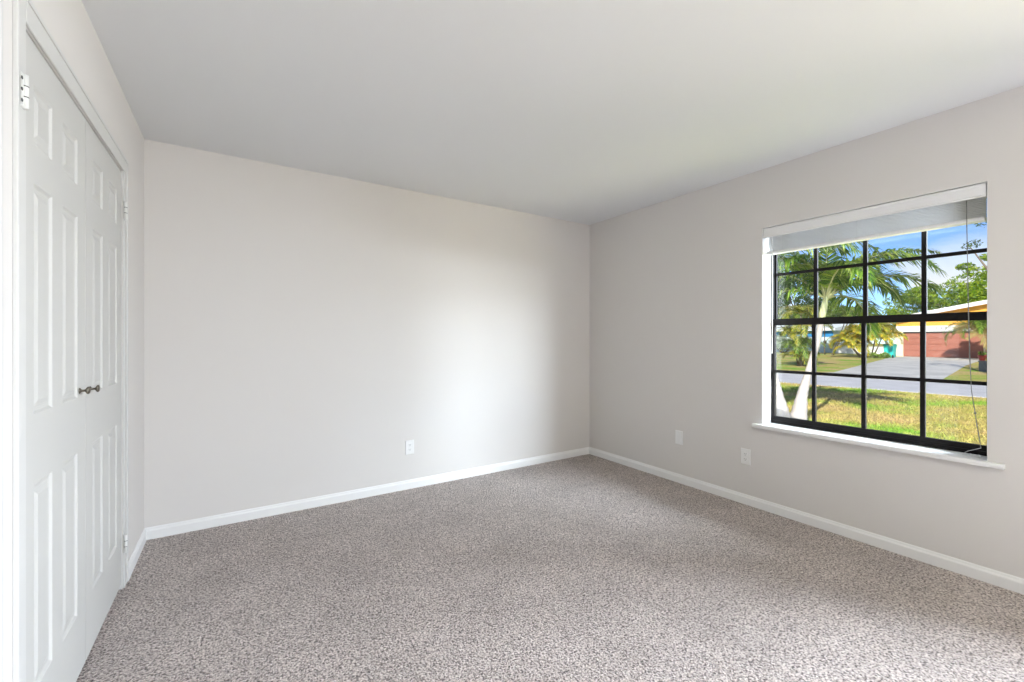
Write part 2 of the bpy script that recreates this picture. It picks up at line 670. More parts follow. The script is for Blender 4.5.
def sash(name, z0, z1, x, bot, top, zmid):
    b = MB()
    b.box((x, y0, z0), (x + 0.022, y1, z0 + bot), 0.001)
    b.box((x, y0, z1 - top), (x + 0.022, y1, z1), 0.001)
    b.box((x, y0, z0 + bot), (x + 0.022, y0 + 0.012, z1 - top), 0.001)
    b.box((x, y1 - 0.012, z0 + bot), (x + 0.022, y1, z1 - top), 0.001)
    s = wpart(b, name, M['bronze'])
    q = MB()
    for k in (1, 2, 3):
        yc = WY0 + (WY1 - WY0) * k / 4
        q.box((x + 0.002, yc - 0.0115, z0 + bot), (x + 0.020, yc + 0.0115, z1 - top), 0.001)
    q.box((x + 0.003, y0 + 0.012, zmid - 0.010), (x + 0.019, y1 - 0.012, zmid + 0.010), 0.001)
    g = q.build('muntin_grid', M['bronze'], s)
    p = MB()
    p.box((x + 0.010, y0 + 0.010, z0 + bot - 0.003), (x + 0.012, y1 - 0.010, z1 - top + 0.003))
    p.build('glass_pane', M['glass'], s)
    return s


sash('lower_sash', za + 0.022, zm1, XW + 0.006, 0.030, zm1 - zm0, 0.988)
sash('upper_sash', zm0 + 0.006, zb - 0.022, XW + 0.032, zm1 - zm0 - 0.008, 0.024, 1.694)

b = MB()
b.box((XR, WY0 + 0.001, WZ0 - 0.026), (XW + 0.06, WY1 - 0.001, WZ0))
b.prism([(XR - 0.034, WZ0 - 0.006), (XR - 0.031, WZ0), (XR, WZ0), (XR, WZ0 - 0.026), (XR - 0.031, WZ0 - 0.026),
         (XR - 0.034, WZ0 - 0.020)], 'Y', WY0 - 0.058, WY1 + 0.055)
wpart(b, 'window_sill', M['trim'])

# ---------------------------------------------------------------- raised blind
bl = empty('window_blind', (3.225, (WY0 + WY1) / 2, 2.015),
           'white slatted blind pulled up to the top of the window, with cords', 'blind')
BO = -Vector(bl.location)
by0, by1 = WY0 + 0.007, WY1 - 0.007
b = MB()
b.prism([(3.187, 1.946), (3.189, 1.943), (3.197, 1.943), (3.197, 2.012), (3.187, 2.012), (3.185, 2.006), (3.188, 2.000), (3.188, 1.955), (3.185, 1.950)],
        'Y', by0, by1)
b.box((3.197, by0, 1.944), (3.212, by0 + 0.006, 2.012))
b.box((3.197, by1 - 0.006, 1.944), (3.212, by1, 2.012))
b.build('valance', M['blind'], bl, tuple(BO))
MB().box((3.215, by0 + 0.008, 1.962), (3.268, by1 - 0.008, 2.013), 0.002).build('headrail', M['blind'], bl, tuple(BO))
b = MB()
ns = 12
for i in range(ns):
    z = 1.850 + i * 0.0090
    dx = 0.002 * math.sin(i * 2.1)
    b.prism([(3.214 + dx, z), (3.240 + dx, z + 0.0016), (3.266 + dx, z), (3.266 + dx, z + 0.0026), (3.240 + dx, z + 0.0042), (3.214 + dx, z + 0.0026)],
            'Y', by0 + 0.010, by1 - 0.010)
b.build('slat_stack', M['blind'], bl, tuple(BO))
MB().box((3.213, by0 + 0.010, 1.829), (3.267, by1 - 0.010, 1.848), 0.003).build('bottom_rail', M['blind'], bl, tuple(BO))
for yy in (by0 + 0.12, (by0 + by1) / 2, by1 - 0.12):
    t_ = MB()
    for xx in (3.2105, 3.2685):
        t_.tube([(xx, yy, 1.850), (xx, yy, 1.905), (xx + (0.002 if xx < 3.23 else -0.002), yy, 1.962)], 0.0011, 6)
    t_.build('ladder_cord', M['cord_white'], bl, tuple(BO))
# tilt wand on the left and pull cord on the right
r0 = at(772.3, 300, 1.0)
yw = r0.y / r0.x * 3.205
t_ = MB()
t_.tube([(3.205, yw, 1.955), (3.205, yw, 1.935), (3.203, yw, 1.20), (3.203, yw + 0.001, 1.12)], [0.0015, 0.0032, 0.0032, 0.004], 8)
t_.build('tilt_wand', M['cord_white'], bl, tuple(BO))


def onx(px, py, X):
    p = at(px, py, 1.0) - Vector((0, 0, HC))
    k = X / p.x
    return Vector((X, p.y * k, HC + p.z * k))


XC = 3.209
pts = [onx(966.5, 200, XC), onx(967, 222, XC), onx(968, 300, XC), onx(969.5, 360, XC), onx(971.5, 390, XC), onx(974.5, 409, XC),
       onx(976.5, 424, XC), onx(979, 438, XC), onx(981, 448, XC)]
pts[0].z = 1.962
t_ = MB()
t_.tube(pts, 0.0013, 6)
p2 = [p + Vector((0.0032, 0.0022 * math.sin(i * 1.7), 0)) for i, p in enumerate(pts)]
t_.tube(p2, 0.0013, 6)
k0 = onx(975.2, 413, XC)
t_.lathe([(0, -0.007), (0.0045, -0.004), (0.0055, 0), (0.0045, 0.004), (0, 0.007)], k0, (0.1, 0, 1), 10)
t_.build('pull_cord', M['cord_backlit'], bl, tuple(BO))
# the slack end lies in loops on the sill
base = pts[-1].copy()
loop = [base]
zs_ = WZ0 + 0.002
for i in range(26):
    a = i * 0.62
    rr = 0.028 - 0.0006 * i
    loop.append(Vector((XC + 0.022 + rr * math.cos(a) * 0.8, 0.585 + 0.001 * i + rr * math.sin(a), zs_ + (0.03 * max(0, 1 - i / 3.0)) + 0.0018 * (i % 3))))
t_ = MB()
t_.tube(loop, 0.0014, 6)
t_.build('cord_coil', M['cord_white'], bl, tuple(BO))
for dy in (0.0, 0.030):
    t_ = MB()
    t_.lathe([(0, 0), (0.004, 0.001), (0.0065, 0.010), (0.0055, 0.028), (0.002, 0.036), (0, 0.036)],
             (XC + 0.012, 0.556 + dy, WZ0 + 0.0068), (0.9, 0.3, 0.0), 12)
    t_.build('tassel', M['cord_white'], bl, tuple(BO))


# ---------------------------------------------------------------- wall plates
def plate(name, origin, rz, label, kind):
    """plate in local x (width) / z (height), facing local -y"""
    o = empty(name, origin, label, 'outlet' if kind == 'duplex' else 'wall plate', None, rz)
    b = MB()
    wv, hv = 0.036, 0.058
    b.prism([(-wv, -hv), (wv, -hv), (wv, hv), (-wv, hv)], 'Y', 0, -0.002)
    t = bmesh.new()
    vs = []
    for yy, s in ((-0.002, 0.0), (-0.0055, 0.0035)):
        vs.append([t.verts.new((sx * (wv - s), yy, sz * (hv - s))) for sx, sz in ((-1, -1), (1, -1), (1, 1), (-1, 1))])
    for k in range(4):
        t.faces.new((vs[0][k], vs[0][(k + 1) % 4], vs[1][(k + 1) % 4], vs[1][k]))
    t.faces.new(vs[1])
    bmesh.ops.recalc_face_normals(t, faces=t.faces[:])
    b._join(t)
    b.build('cover_plate', M['white_plastic'], o)
    if kind == 'duplex':
        for s in (-1, 1):
            r = MB()
            zc = s * 0.0195
            poly = []
            for k in range(20):
                a = math.tau * k / 20
                poly.append((0.0172 * math.cos(a), zc + max(-0.0135, min(0.0135, 0.0172 * math.sin(a)))))
            r.prism(poly, 'Y', -0.0054, -0.0080)
            rc = r.build('receptacle', M['white_plastic'], o)
            q = MB()
            for sx in (-0.0063, 0.0063):
                q.box((sx - 0.0011, -0.0083, zc - 0.001), (sx + 0.0011, -0.0079, zc + 0.0075))
            q.lathe([(0.0024, 0), (0.0024, 0.0004), (0, 0.0004)], (0, -0.0079, zc - 0.0075), (0, -1, 0), 10)
            q.build('slot', M['slot'], rc)
        MB().lathe([(0.003, 0), (0.003, 0.0008), (0, 0.0012)], (0, -0.0055, 0), (0, -1, 0), 12).build('screw', M['hinge'], o)
    else:
        MB().box((-0.0165, -0.0075, -0.0335), (0.0165, -0.0050, 0.0335), 0.0012).build('insert', M['white_plastic'], o)
        for s in (-1, 1):
            MB().lathe([(0.003, 0), (0.003, 0.0008), (0, 0.0012)], (0, -0.0055, s * 0.048), (0, -1, 0), 12).build('screw', M['hinge'], o)
    return o


plate('power_outlet', (1.202, YB, 0.338), 0, 'white duplex outlet low on the long back wall', 'duplex')
plate('cable_plate', (XR, 2.308, 0.384), R(-90), 'white wall plate with a plain insert, right of the room corner', 'cable')
plate('power_outlet', (XR, 1.740, 0.352), R(-90), 'white duplex outlet low on the window wall, just left of the window', 'duplex')

# ================================================================ outdoors
ZG = -0.20
struct(MB().box((XR + TW + 0.01, -80, ZG - 0.3), (170, 150, ZG)).build('lawn', M['lawn']))


def slab(name, poly, z0, z1, m):
    return struct(MB().prism(poly, 'Z', z0, z1).build(name, m))


def along(p, q, k):
    return (p[0] + (q[0] - p[0]) * k, p[1] + (q[1] - p[1]) * k)


n0, n1 = (14.97, 7.28), (15.27, 2.50)
f0, f1 = (18.72, 9.08), (19.12, 3.14)
slab('road', [along(n1, n0, -12), along(n1, n0, 14), along(f1, f0, 12), along(f1, f0, -10)], ZG - 0.02, ZG + 0.012, M['road'])
slab('driveway', [(18.70, 9.3), (19.20, 2.8), (20.5, 4.45), (33.0, 6.2), (45.4, 7.55), (45.4, 12.35), (43.7, 12.25), (31.7, 9.93), (21.2, 7.9)],
     ZG - 0.02, ZG + 0.016, M['drive'])

# ---------------------------------------------------------------- near grass blades
ng = 60000
gx = 7.0 + 8.0 * RNG.random(ng) ** 1.4
gy = -1.0 + 11.0 * RNG.random(ng)
hh = 0.025 + 0.05 * RNG.random(ng) ** 2
aa = RNG.random(ng) * math.tau
ww = 0.006 + 0.006 * RNG.random(ng)
lean = 0.6 * hh
dx, dy = np.cos(aa), np.sin(aa)
la = RNG.random(ng) * math.tau
V = np.zeros((ng, 3, 3))
V[:, 0, 0] = gx - dx * ww
V[:, 0, 1] = gy - dy * ww
V[:, 1, 0] = gx + dx * ww
V[:, 1, 1] = gy + dy * ww
V[:, 2, 0] = gx + lean * np.cos(la)
V[:, 2, 1] = gy + lean * np.sin(la)
V[:, :2, 2] = ZG - 0.003
V[:, 2, 2] = ZG + hh
me = pymesh('grass', V.reshape(-1, 3).tolist(), np.arange(ng * 3).reshape(-1, 3).tolist())
g = link('grass', me, M['lawn'])
tag(g, 'patchy green and straw grass on the near lawn outside the window', 'grass')
g['kind'] = 'stuff'

# ---------------------------------------------------------------- plant generators
M['palm_leaf'] = leaf_mat('palm_leaf', [(0.04, 0.12, 0.02), (0.14, 0.28, 0.03), (0.28, 0.42, 0.05), (0.44, 0.52, 0.10)], 0.35)
M['palm_leaf_dark'] = leaf_mat('palm_leaf_dark', [(0.03, 0.08, 0.025), (0.06, 0.14, 0.035), (0.12, 0.22, 0.05)], 0.25)
M['palm_leaf_yellow'] = leaf_mat('palm_leaf_yellow', [(0.05, 0.12, 0.02), (0.22, 0.30, 0.03), (0.45, 0.45, 0.05), (0.70, 0.55, 0.08)], 0.2)
M['areca_leaf'] = leaf_mat('areca_leaf', [(0.07, 0.16, 0.02), (0.36, 0.44, 0.04), (0.70, 0.55, 0.05), (0.85, 0.48, 0.04)], 0.2)
M['areca_top'] = leaf_mat('areca_top_leaf', [(0.04, 0.10, 0.02), (0.14, 0.24, 0.03), (0.38, 0.44, 0.08)], 0.2)
M['dead_leaf'] = leaf_mat('dead_palm_leaf', [(0.30, 0.20, 0.07), (0.45, 0.33, 0.13), (0.32, 0.33, 0.10)], 0.2, 0.7)
M['tree_leaf'] = leaf_mat('tree_leaf', [(0.06, 0.14, 0.015), (0.17, 0.31, 0.02), (0.32, 0.46, 0.03), (0.46, 0.53, 0.05)], 0.35)
M['tree_leaf_dark'] = leaf_mat('tree_leaf_dark', [(0.03, 0.07, 0.02), (0.06, 0.12, 0.03), (0.10, 0.17, 0.04)], 0.25)
M['silver_leaf'] = leaf_mat('silver_leaf', [(0.30, 0.38, 0.30), (0.42, 0.50, 0.42), (0.55, 0.60, 0.50), (0.20, 0.30, 0.14)], 0.25)
M['palm_trunk'] = mat('palm_trunk', (0.40, 0.35, 0.33), 0.85, var=(0.54, 0.48, 0.45), scale=6, bump=0.4, bscale=30)
M['bark'] = mat('bark', (0.14, 0.11, 0.08), 0.9, var=(0.24, 0.19, 0.14), scale=5, bump=0.5, bscale=25)
M['crownshaft'] = mat('crownshaft', (0.45, 0.48, 0.22), 0.5, var=(0.60, 0.60, 0.36), scale=3, bump=0.1)
M['petiole'] = mat('pale_petiole', (0.55, 0.52, 0.26), 0.5, var=(0.68, 0.64, 0.38), scale=4, bump=0.1)


def frond_mesh(L, e0, bend, nl, ll, lw, vang, droop, seed, t0=0.16, rr=0.012):
    """arching feather leaf growing along +x from the origin: midrib with two ranks of leaflets"""
    g = np.random.default_rng(seed)
    N = 14
    P = [np.zeros(3)]
    ang = []
    for i in range(N):
        t = (i + 0.5) / N
        a = e0 - bend * t ** 1.25
        ang.append(a)
        P.append(P[-1] + L / N * np.array([math.cos(a), 0, math.sin(a)]))
    P = np.array(P)
    verts, faces, mi = [], [], []
    for i in range(N + 1):
        a = ang[min(i, N - 1)]
        r = rr * (1 - 0.85 * i / N)
        up = np.array([-math.sin(a), 0, math.cos(a)])
        for k in range(4):
            th = k * math.pi / 2 + math.pi / 4
            verts.append(P[i] + r * (math.cos(th) * np.array([0, 1.0, 0]) + math.sin(th) * up))
    for i in range(N):
        for k in range(4):
            k2 = (k + 1) % 4
            faces.append((4 * i + k, 4 * i + k2, 4 * i + 4 + k2, 4 * i + 4 + k))
            mi.append(1)
    for j in range(nl):
        t = t0 + (1 - t0) * (j + 0.5) / nl
        q = t * N
        i = min(int(q), N - 1)
        base = P[i] + (P[i + 1] - P[i]) * (q - i)
        a = ang[i]
        T = np.array([math.cos(a), 0, math.sin(a)])
        U = np.array([-math.sin(a), 0, math.cos(a)])
        s = (t - t0) / (1 - t0)
        pl = ll * (0.45 + 0.55 * math.sin(math.pi * min(1, s * 0.85 + 0.16))) * (1 - 0.35 * s ** 3)
        for side in (-1, 1):
            fwd = 0.55 + 0.55 * s + 0.12 * g.standard_normal()
            d = np.array([0, side, 0]) * math.cos(fwd) + T * math.sin(fwd) + U * (vang + 0.18 * g.standard_normal())
            d /= np.linalg.norm(d)
            l = pl * (0.85 + 0.3 * g.random())
            wdir = np.cross(d, U)
            wdir /= np.linalg.norm(wdir) + 1e-9
            wv = lw * (0.7 + 0.5 * g.random())
            dr = droop * (0.6 + 0.8 * g.random())
            p1 = base + d * l * 0.5 + np.array([0, 0, -dr * l * 0.22])
            p2 = base + d * l * 0.95 + np.array([0, 0, -dr * l * 0.95])
            o = len(verts)
            verts += [base - wdir * wv * 0.25, base + wdir * wv * 0.25, p1 - wdir * wv * 0.5, p1 + wdir * wv * 0.5, p2]
            faces += [(o, o + 1, o + 3, o + 2), (o + 2, o + 3, o + 4)]
            mi += [0, 0]
    me = pymesh('frond', [tuple(v) for v in verts], faces)
    me.polygons.foreach_set('material_index', mi)
    return me


def place_frond(parent, me, mats, origin, az, roll=0.0, scale=1.0):
    if not me.materials:
        for m in mats:
            me.materials.append(m)
    o = bpy.data.objects.new('frond', me)
    COL.objects.link(o)
    o.parent = parent
    o.location = origin
    o.rotation_euler = Matrix.Rotation(az, 4, 'Z').to_3x3().to_4x4().to_euler() if roll == 0 else \
        (Matrix.Rotation(az, 4, 'Z') @ Matrix.Rotation(roll, 4, 'X')).to_euler()
    o.scale = (scale,) * 3
    return o


AZR = math.atan2(-SY, CY)          # azimuth that runs to the right of the photograph


def ringed_trunk(pts, radii, per=9):
    """trunk with slight leaf-scar rings"""
    P, Q = [], []
    for i in range(len(pts) - 1):
        for k in range(per):
            t = k / per
            P.append(Vector(pts[i]).lerp(Vector(pts[i + 1]), t))
            Q.append((radii[i] + (radii[i + 1] - radii[i]) * t) * (1.0 + 0.035 * (1 if k % 2 else -1)))
    P.append(Vector(pts[-1]))
    Q.append(radii[-1])
    return MB().tube(P, Q, 14)


# --- double palm just outside the window: two leaning trunks from one spot
def near_palm(px0, px_list, label, d0, fronds, leaf, seed):
    """px_list: image points along the trunk, crown last, at depth d0"""
    b0 = ground(px0[0], px0[1])
    root = empty('palm_tree', b0, label, 'palm', 'palms growing in a V by the window')
    pts = [b0] + [at(x, y, d0) for x, y in px_list]
    loc = [p - b0 for p in pts]
    loc[0].z = -0.02
    rad = [0.145, 0.082, 0.052, 0.046, 0.042][:len(loc)]
    ringed_trunk(loc, rad).build('trunk', M['palm_trunk'], root)
    top = loc[-1]
    dirv = (loc[-1] - loc[-2]).normalized()
    MB().tube([top - dirv * 0.04, top + dirv * 0.10, top + dirv * 0.30, top + dirv * 0.42], [0.043, 0.052, 0.042, 0.026], 14).build('crownshaft', M['crownshaft'], root)
    for i, (az, L, e0, bend, roll) in enumerate(fronds):
        me = frond_mesh(L, e0, bend, 60, 0.46, 0.036, 0.30, 0.6, seed + i, 0.12, 0.016)
        place_frond(root, me, [leaf, M['petiole']], top + dirv * (0.30 + 0.02 * (i % 4)), AZR + az, roll)
    return root


near_palm((797, 424), [(802, 396), (808.5, 372), (817.5, 342), (822, 318)],
          'pale palm trunk leaning right from the V beside the window, feathery green crown', 7.35,
          [(R(-8), 1.9, R(58), R(72), R(10)), (R(22), 1.9, R(70), R(120), 0), (R(65), 1.7, R(74), R(125), 0),
           (R(110), 1.8, R(66), R(110), 0), (R(160), 1.7, R(58), R(120), 0), (R(205), 1.6, R(72), R(115), 0),
           (R(255), 1.6, R(60), R(120), 0), (R(300), 1.7, R(66), R(118), 0), (R(335), 1.6, R(46), R(90), R(-8)),
           (R(50), 1.3, R(86), R(60), 0), (R(-20), 1.25, R(50), R(120), 0), (R(8), 1.5, R(40), R(85), R(6)),
           (R(-40), 1.8, R(70), R(125), 0), (R(20), 1.5, R(20), R(100), 0), (R(180), 1.5, R(30), R(110), 0)], M['palm_leaf'], 100)
near_palm((784, 424), [(778, 396), (773, 372), (766, 335), (760, 302)],
          'pale palm trunk leaning left from the V, crown cut off by the window frame', 7.2,
          [(R(0), 1.9, R(72), R(118), 0), (R(35), 1.9, R(78), R(100), 0), (R(80), 1.8, R(66), R(110), 0),
           (R(130), 1.8, R(60), R(115), 0), (R(185), 1.8, R(64), R(112), 0), (R(235), 1.7, R(60), R(112), 0),
           (R(285), 1.8, R(66), R(118), 0), (R(325), 1.9, R(60), R(112), 0), (R(10), 1.6, R(48), R(120), 0),
           (R(-15), 2.0, R(84), R(92), 0), (R(-5), 1.5, R(40), R(90), 0), (R(25), 1.6, R(55), R(110), 0),
           (R(-35), 1.8, R(80), R(110), 0), (R(15), 1.9, R(86), R(84), 0), (R(-60), 1.7, R(60), R(110), 0), (R(-50), 2.0, R(85), R(80), 0), (R(3), 2.1, R(88), R(70), 0), (R(40), 1.9, R(88), R(100), 0)], M['palm_leaf'], 140)


def bushy_palm(name, label, base, stems, leaf, seed, L, group=None, ll=0.42, nl=36, trunk_m='bark', lw=0.04):
    """clump: several stems, each ending in a spray of fronds; stems = (dx, dy, height, n fronds, low elevation, high elevation)"""
    root = empty(name, base, label, 'palm', group)
    g = np.random.default_rng(seed)
    variants = [frond_mesh(L * (0.85 + 0.1 * k), R(70 - 9 * k), R(95 + 8 * k), nl, ll, lw, 0.30, 0.35, seed + k, 0.10, 0.012) for k in range(5)]
    for (dx_, dy_, hgt, nf, m_leaf) in stems:
        p = [(dx_ * 0.35, dy_ * 0.35, -0.02), (dx_ * 0.7, dy_ * 0.7, hgt * 0.5), (dx_, dy_, hgt)]
        MB().tube(p, [0.055, 0.042, 0.032], 10).build('stem', M[trunk_m], root)
        for k in range(nf):
            az = math.tau * (k + 0.5 * g.random()) / nf + g.random() * 0.4
            me = variants[k % 5]
            ob = place_frond(root, me if m_leaf == leaf else me, [M[leaf], M['petiole']], (dx_, dy_, hgt - 0.03 - 0.02 * (k % 3)), az,
                             0.25 * g.standard_normal(), 0.8 + 0.35 * g.random())
            if m_leaf != leaf:
                for s_ in ob.material_slots[:1]:
                    s_.link = 'OBJECT'
                    s_.material = M[m_leaf]
    return root


bushy_palm('palm_tree', 'bushy yellow-green palm across the road, seen through the left window column', ground(801, 366.0),
           [(0.0, 0.0, 2.75, 20, 'palm_leaf_yellow'), (0.25, -0.2, 2.1, 18, 'palm_leaf_yellow'), (-0.25, 0.25, 1.6, 16, 'palm_leaf_yellow'), (-0.1, 0.05, 1.0, 16, 'palm_leaf'), (0.2, 0.15, 0.45, 14, 'palm_leaf_yellow')],
           'palm_leaf_yellow', 300, 1.2, None, 0.42, 40, 'bark', 0.026)
ab = ground(868, 357.5)
bushy_palm('palm_clump', 'clump of yellow and orange palms between the blue house and teal bin', ab,
           [(-1.0, 1.0, 1.25, 24, 'areca_leaf'), (-0.7, 0.0, 1.6, 24, 'areca_leaf'), (0.2, -0.8, 1.6, 24, 'areca_leaf'),
            (0.3, 0.7, 2.0, 24, 'areca_leaf'), (0.5, -0.4, 2.2, 22, 'areca_leaf'), (-0.6, 0.8, 0.8, 14, 'areca_leaf')],
           'areca_leaf', 340, 1.35, None, 0.5, 46, 'bark', 0.045)
bushy_palm('palm_clump', 'tall green palms behind the yellow palm clump, left of the yellow house', ab + Vector((4.4, 4.6, 0)),
           [(0.0, 0.0, 3.6, 18, 'areca_top'), (0.9, -1.3, 3.2, 16, 'areca_top'), (-0.3, 1.9, 3.4, 16, 'areca_top'), (0.4, 4.4, 3.4, 14, 'areca_top'), (-2.0, -2.6, 3.2, 14, 'areca_top'),
            (0.4, 3.4, 3.1, 14, 'areca_top')],
           'areca_top', 380, 2.5, None, 0.75, 46, 'bark', 0.045)
pb = at(984.5, 0, 28.6)
pb = Vector((pb.x, pb.y, ZG))
small = bushy_palm('palm_tree', 'shaggy small palm with tan hanging fronds before the brown garage door', pb,
                   [(0.0, 0.0, 2.15, 26, 'palm_leaf'), (0.02, 0.02, 1.75, 18, 'dead_leaf')], 'dead_leaf', 420, 2.0, None, 0.55, 44, 'bark', 0.042)


# --- silver shrub
def leaf_cloud(centres, radii, n, size, seed, squash=0.8):
    """many small pointed leaves scattered in ellipsoid clusters"""
    g = np.random.default_rng(seed)
    C = np.array(centres)
    Rr = np.array(radii)
    idx = g.integers(0, len(C), n)
    d = g.standard_normal((n, 3))
    d /= np.linalg.norm(d, axis=1)[:, None]
    rad = Rr[idx] * (0.55 + 0.45 * g.random(n) ** 0.5)
    p = C[idx] + d * rad[:, None] * np.array([1, 1, squash])
    ax = d + 0.9 * g.standard_normal((n, 3))
    ax /= np.linalg.norm(ax, axis=1)[:, None]
    sd = np.cross(ax, g.standard_normal((n, 3)))
    sd /= np.linalg.norm(sd, axis=1)[:, None]
    s = size * (0.6 + 0.8 * g.random(n))[:, None]
    V = np.zeros((n, 4, 3))
    V[:, 0] = p - ax * s
    V[:, 1] = p + sd * s * 0.42
    V[:, 2] = p + ax * s
    V[:, 3] = p - sd * s * 0.42
    return pymesh('foliage', V.reshape(-1, 3).tolist(), np.arange(n * 4).reshape(-1, 4).tolist())


def shrub(name, label, base, w_, h_, leaf, n, size, seed, group=None):
    root = empty(name, base, label, 'shrub', group)
    g = np.random.default_rng(seed)
    cs, rs = [], []
    st = MB()
    for k in range(9):
        a = math.tau * k / 9
        c = (0.55 * w_ * math.cos(a) * g.random(), 0.55 * w_ * math.sin(a), h_ * (0.35 + 0.4 * g.random()))
        cs.append(c)
        rs.append(0.28 * h_ + 0.1 * g.random())
        st.tube([(0.1 * c[0], 0.1 * c[1], -0.02), (c[0] * 0.7, c[1] * 0.7, c[2] * 0.6), c], [0.03, 0.02, 0.01], 6)
    st.build('stem', M['bark'], root)
    link('foliage', leaf_cloud(cs, rs, n, size, seed), M[leaf], root)
    return root


shrub('silver_shrub', 'silvery grey-green shrub in front of the blue house, left window column', ground(783, 353.0), 2.4, 2.3, 'silver_leaf', 2600, 0.13, 500)
shrub('low_shrub', 'low green shrub at the foot of the yellow palms, left of teal bin', ground(880.5, 358.3), 0.75, 0.42, 'palm_leaf', 700, 0.07, 510)


# --- broad-leaved trees
def tree(name, label, base, h_, cr_, leaf, n, size, seed, group=None, low=0.35, ncl=34, squash=0.8):
    root = empty(name, base, label, 'tree', group)
    g = np.random.default_rng(seed)
    t_ = MB()
    t_.tube([(0, 0, -0.05), (0.1, 0.05, h_ * 0.3), (0.0, 0.1, h_ * 0.62)], [0.035 * h_, 0.026 * h_, 0.012 * h_], 10)
    t_.build('trunk', M['bark'], root)
    cs, rs = [], []
    br = MB()
    for k in range(ncl):
        a = math.tau * g.random()
        z = h_ * (low + (1 - low) * g.random())
        env = math.sin(math.pi * min(1, max(0.08, (z / h_ - low * 0.75) / (1.08 - low * 0.75)))) ** 0.6
        r = cr_ * env * (0.35 + 0.65 * g.random())
        c = (r * math.cos(a), r * math.sin(a), z)
        cs.append(c)
        rs.append(cr_ * (0.17 + 0.13 * g.random()))
        if k % 2 == 0:
            br.tube([(0, 0.05, h_ * 0.3 + 0.3 * (z - h_ * 0.3)), (c[0] * 0.5, c[1] * 0.5, z * 0.8), c], [0.010 * h_, 0.006 * h_, 0.002 * h_], 6)
    br.build('branch', M['bark'], root)
    link('foliage', leaf_cloud(cs, rs, n, size, seed + 1, squash), M[leaf], root)
    return root


def gp(px, d):
    p = at(px, 339, d)
    return Vector((p.x, p.y, ZG))


TG = 'trees behind the houses across the road'
tree('broad_tree', 'wide bright-green tree behind the yellow house roof', gp(962, 58), 9.2, 6.6, 'tree_leaf', 15000, 0.20, 600, TG, 0.3, 46, 0.6)
tree('broad_tree', 'rounded green tree left of the yellow gable, beside the palm tops', gp(913, 76), 9.0, 5.6, 'tree_leaf', 9000, 0.20, 620, TG, 0.25, 34, 0.7)
tree('broad_tree', 'tall loose tree rising at the right edge of the window', gp(1006, 45), 10.6, 3.9, 'tree_leaf', 6500, 0.17, 640, TG, 0.45, 26, 0.5)
tree('dark_tree', 'dark bluish tree behind the left palms and blue house', gp(798, 64), 10.2, 5.4, 'tree_leaf_dark', 13000, 0.22, 660, TG, 0.2, 36, 0.8)
tree('dark_tree', 'dark green tree behind the gap between blue house and palm clump', gp(853, 72), 6.4, 4.2, 'tree_leaf_dark', 7000, 0.22, 680, TG, 0.15, 30, 0.8)

# overhanging twigs at the upper right pane: tip of a tall tree outside the frame
tt = gp(1008, 16)
tree('tall_tree', 'sparse dark twigs hanging into the top right window pane', tt, 6.4, 1.05, 'tree_leaf_dark', 900, 0.05, 700, None, 0.72, 14, 0.6)

# ---------------------------------------------------------------- yellow house with the brown garage door
M['orange'] = mat('yellow_orange_stucco', (0.80, 0.40, 0.07), 0.85, spec=0.2, var=(0.84, 0.45, 0.09), scale=1.5, bump=0.2, bscale=25)
M['cream'] = mat('cream_paint', (0.85, 0.74, 0.50), 0.8, spec=0.2, var=(0.88, 0.79, 0.58), scale=2, bump=0.15, bscale=25)
M['house_white'] = mat('house_white', (0.84, 0.83, 0.80), 0.7, bump=0.1, bscale=20)
M['shingle'] = mat('roof_shingle', (0.42, 0.40, 0.38), 0.9, var=(0.52, 0.50, 0.47), scale=6, bump=0.4, bscale=12)
M['brown'] = mat('terracotta_garage_door', (0.36, 0.125, 0.085), 0.6, var=(0.39, 0.14, 0.095), scale=3, bump=0.1)
M['digit'] = mat('grey_numerals', (0.16, 0.16, 0.18), 0.5)
XH, YH0, YH1, YA = 45.5, -2.9, 12.56, 4.83
ZE, ZA = 2.86, 2.86 + 0.2 * (12.56 - 4.83)
hs = empty('house', (XH, YA, ZG), 'yellow-orange gabled house with brown double garage door and white trim', 'house')
HO = -Vector(hs.location)
hp = tuple(HO)
gy0, gy1, gz = 7.50, 12.12, 1.80
b = MB()
b.box((XH, gy1, ZG - 0.05), (XH + 12, YH1, 2.25))
b.box((XH, YH0, ZG - 0.05), (XH + 12, gy0, 2.25))
b.build('wall', M['cream'], hs, hp)
b = MB()
b.box((XH - 0.05, gy0 - 0.25, gz), (XH + 0.3, YH1, 2.25), 0.02)
b.box((XH - 0.05, gy0 - 0.25, ZG), (XH + 0.3, gy0, gz), 0.01)
b.build('garage_trim', M['house_white'], hs, hp)
MB().prism([(YH0, 2.25), (YH1, 2.25), (YH1, ZE), (YA, ZA), (YH0, ZE)], 'X', XH + 0.02, XH + 12).build('gable', M['orange'], hs, hp)
b = MB()
zq = [ZG + 0.02 + (gz - 0.06 - ZG) * k / 4 for k in range(5)]
for k in range(4):
    b.box((XH + 0.10, gy0 + 0.02, zq[k] + 0.006), (XH + 0.14, gy1 - 0.02, zq[k + 1] - 0.006), 0.004)
    for q in range(4):
        w0 = gy0 + 0.02 + (gy1 - gy0 - 0.04) * q / 4
        w1 = gy0 + 0.02 + (gy1 - gy0 - 0.04) * (q + 1) / 4
        b.box((XH + 0.085, w0 + 0.06, zq[k] + 0.07), (XH + 0.10, w1 - 0.06, zq[k + 1] - 0.07), 0.006)
b.box((XH + 0.14, gy0, ZG), (XH + 0.18, gy1, gz))
b.build('garage_door', M['brown'], hs, hp)
MB().box((XH - 0.01, gy0, gz - 0.09), (XH + 0.09, gy1, gz - 0.005)).build('door_head', M['slot'], hs, hp)
ov = 0.55
b = MB()
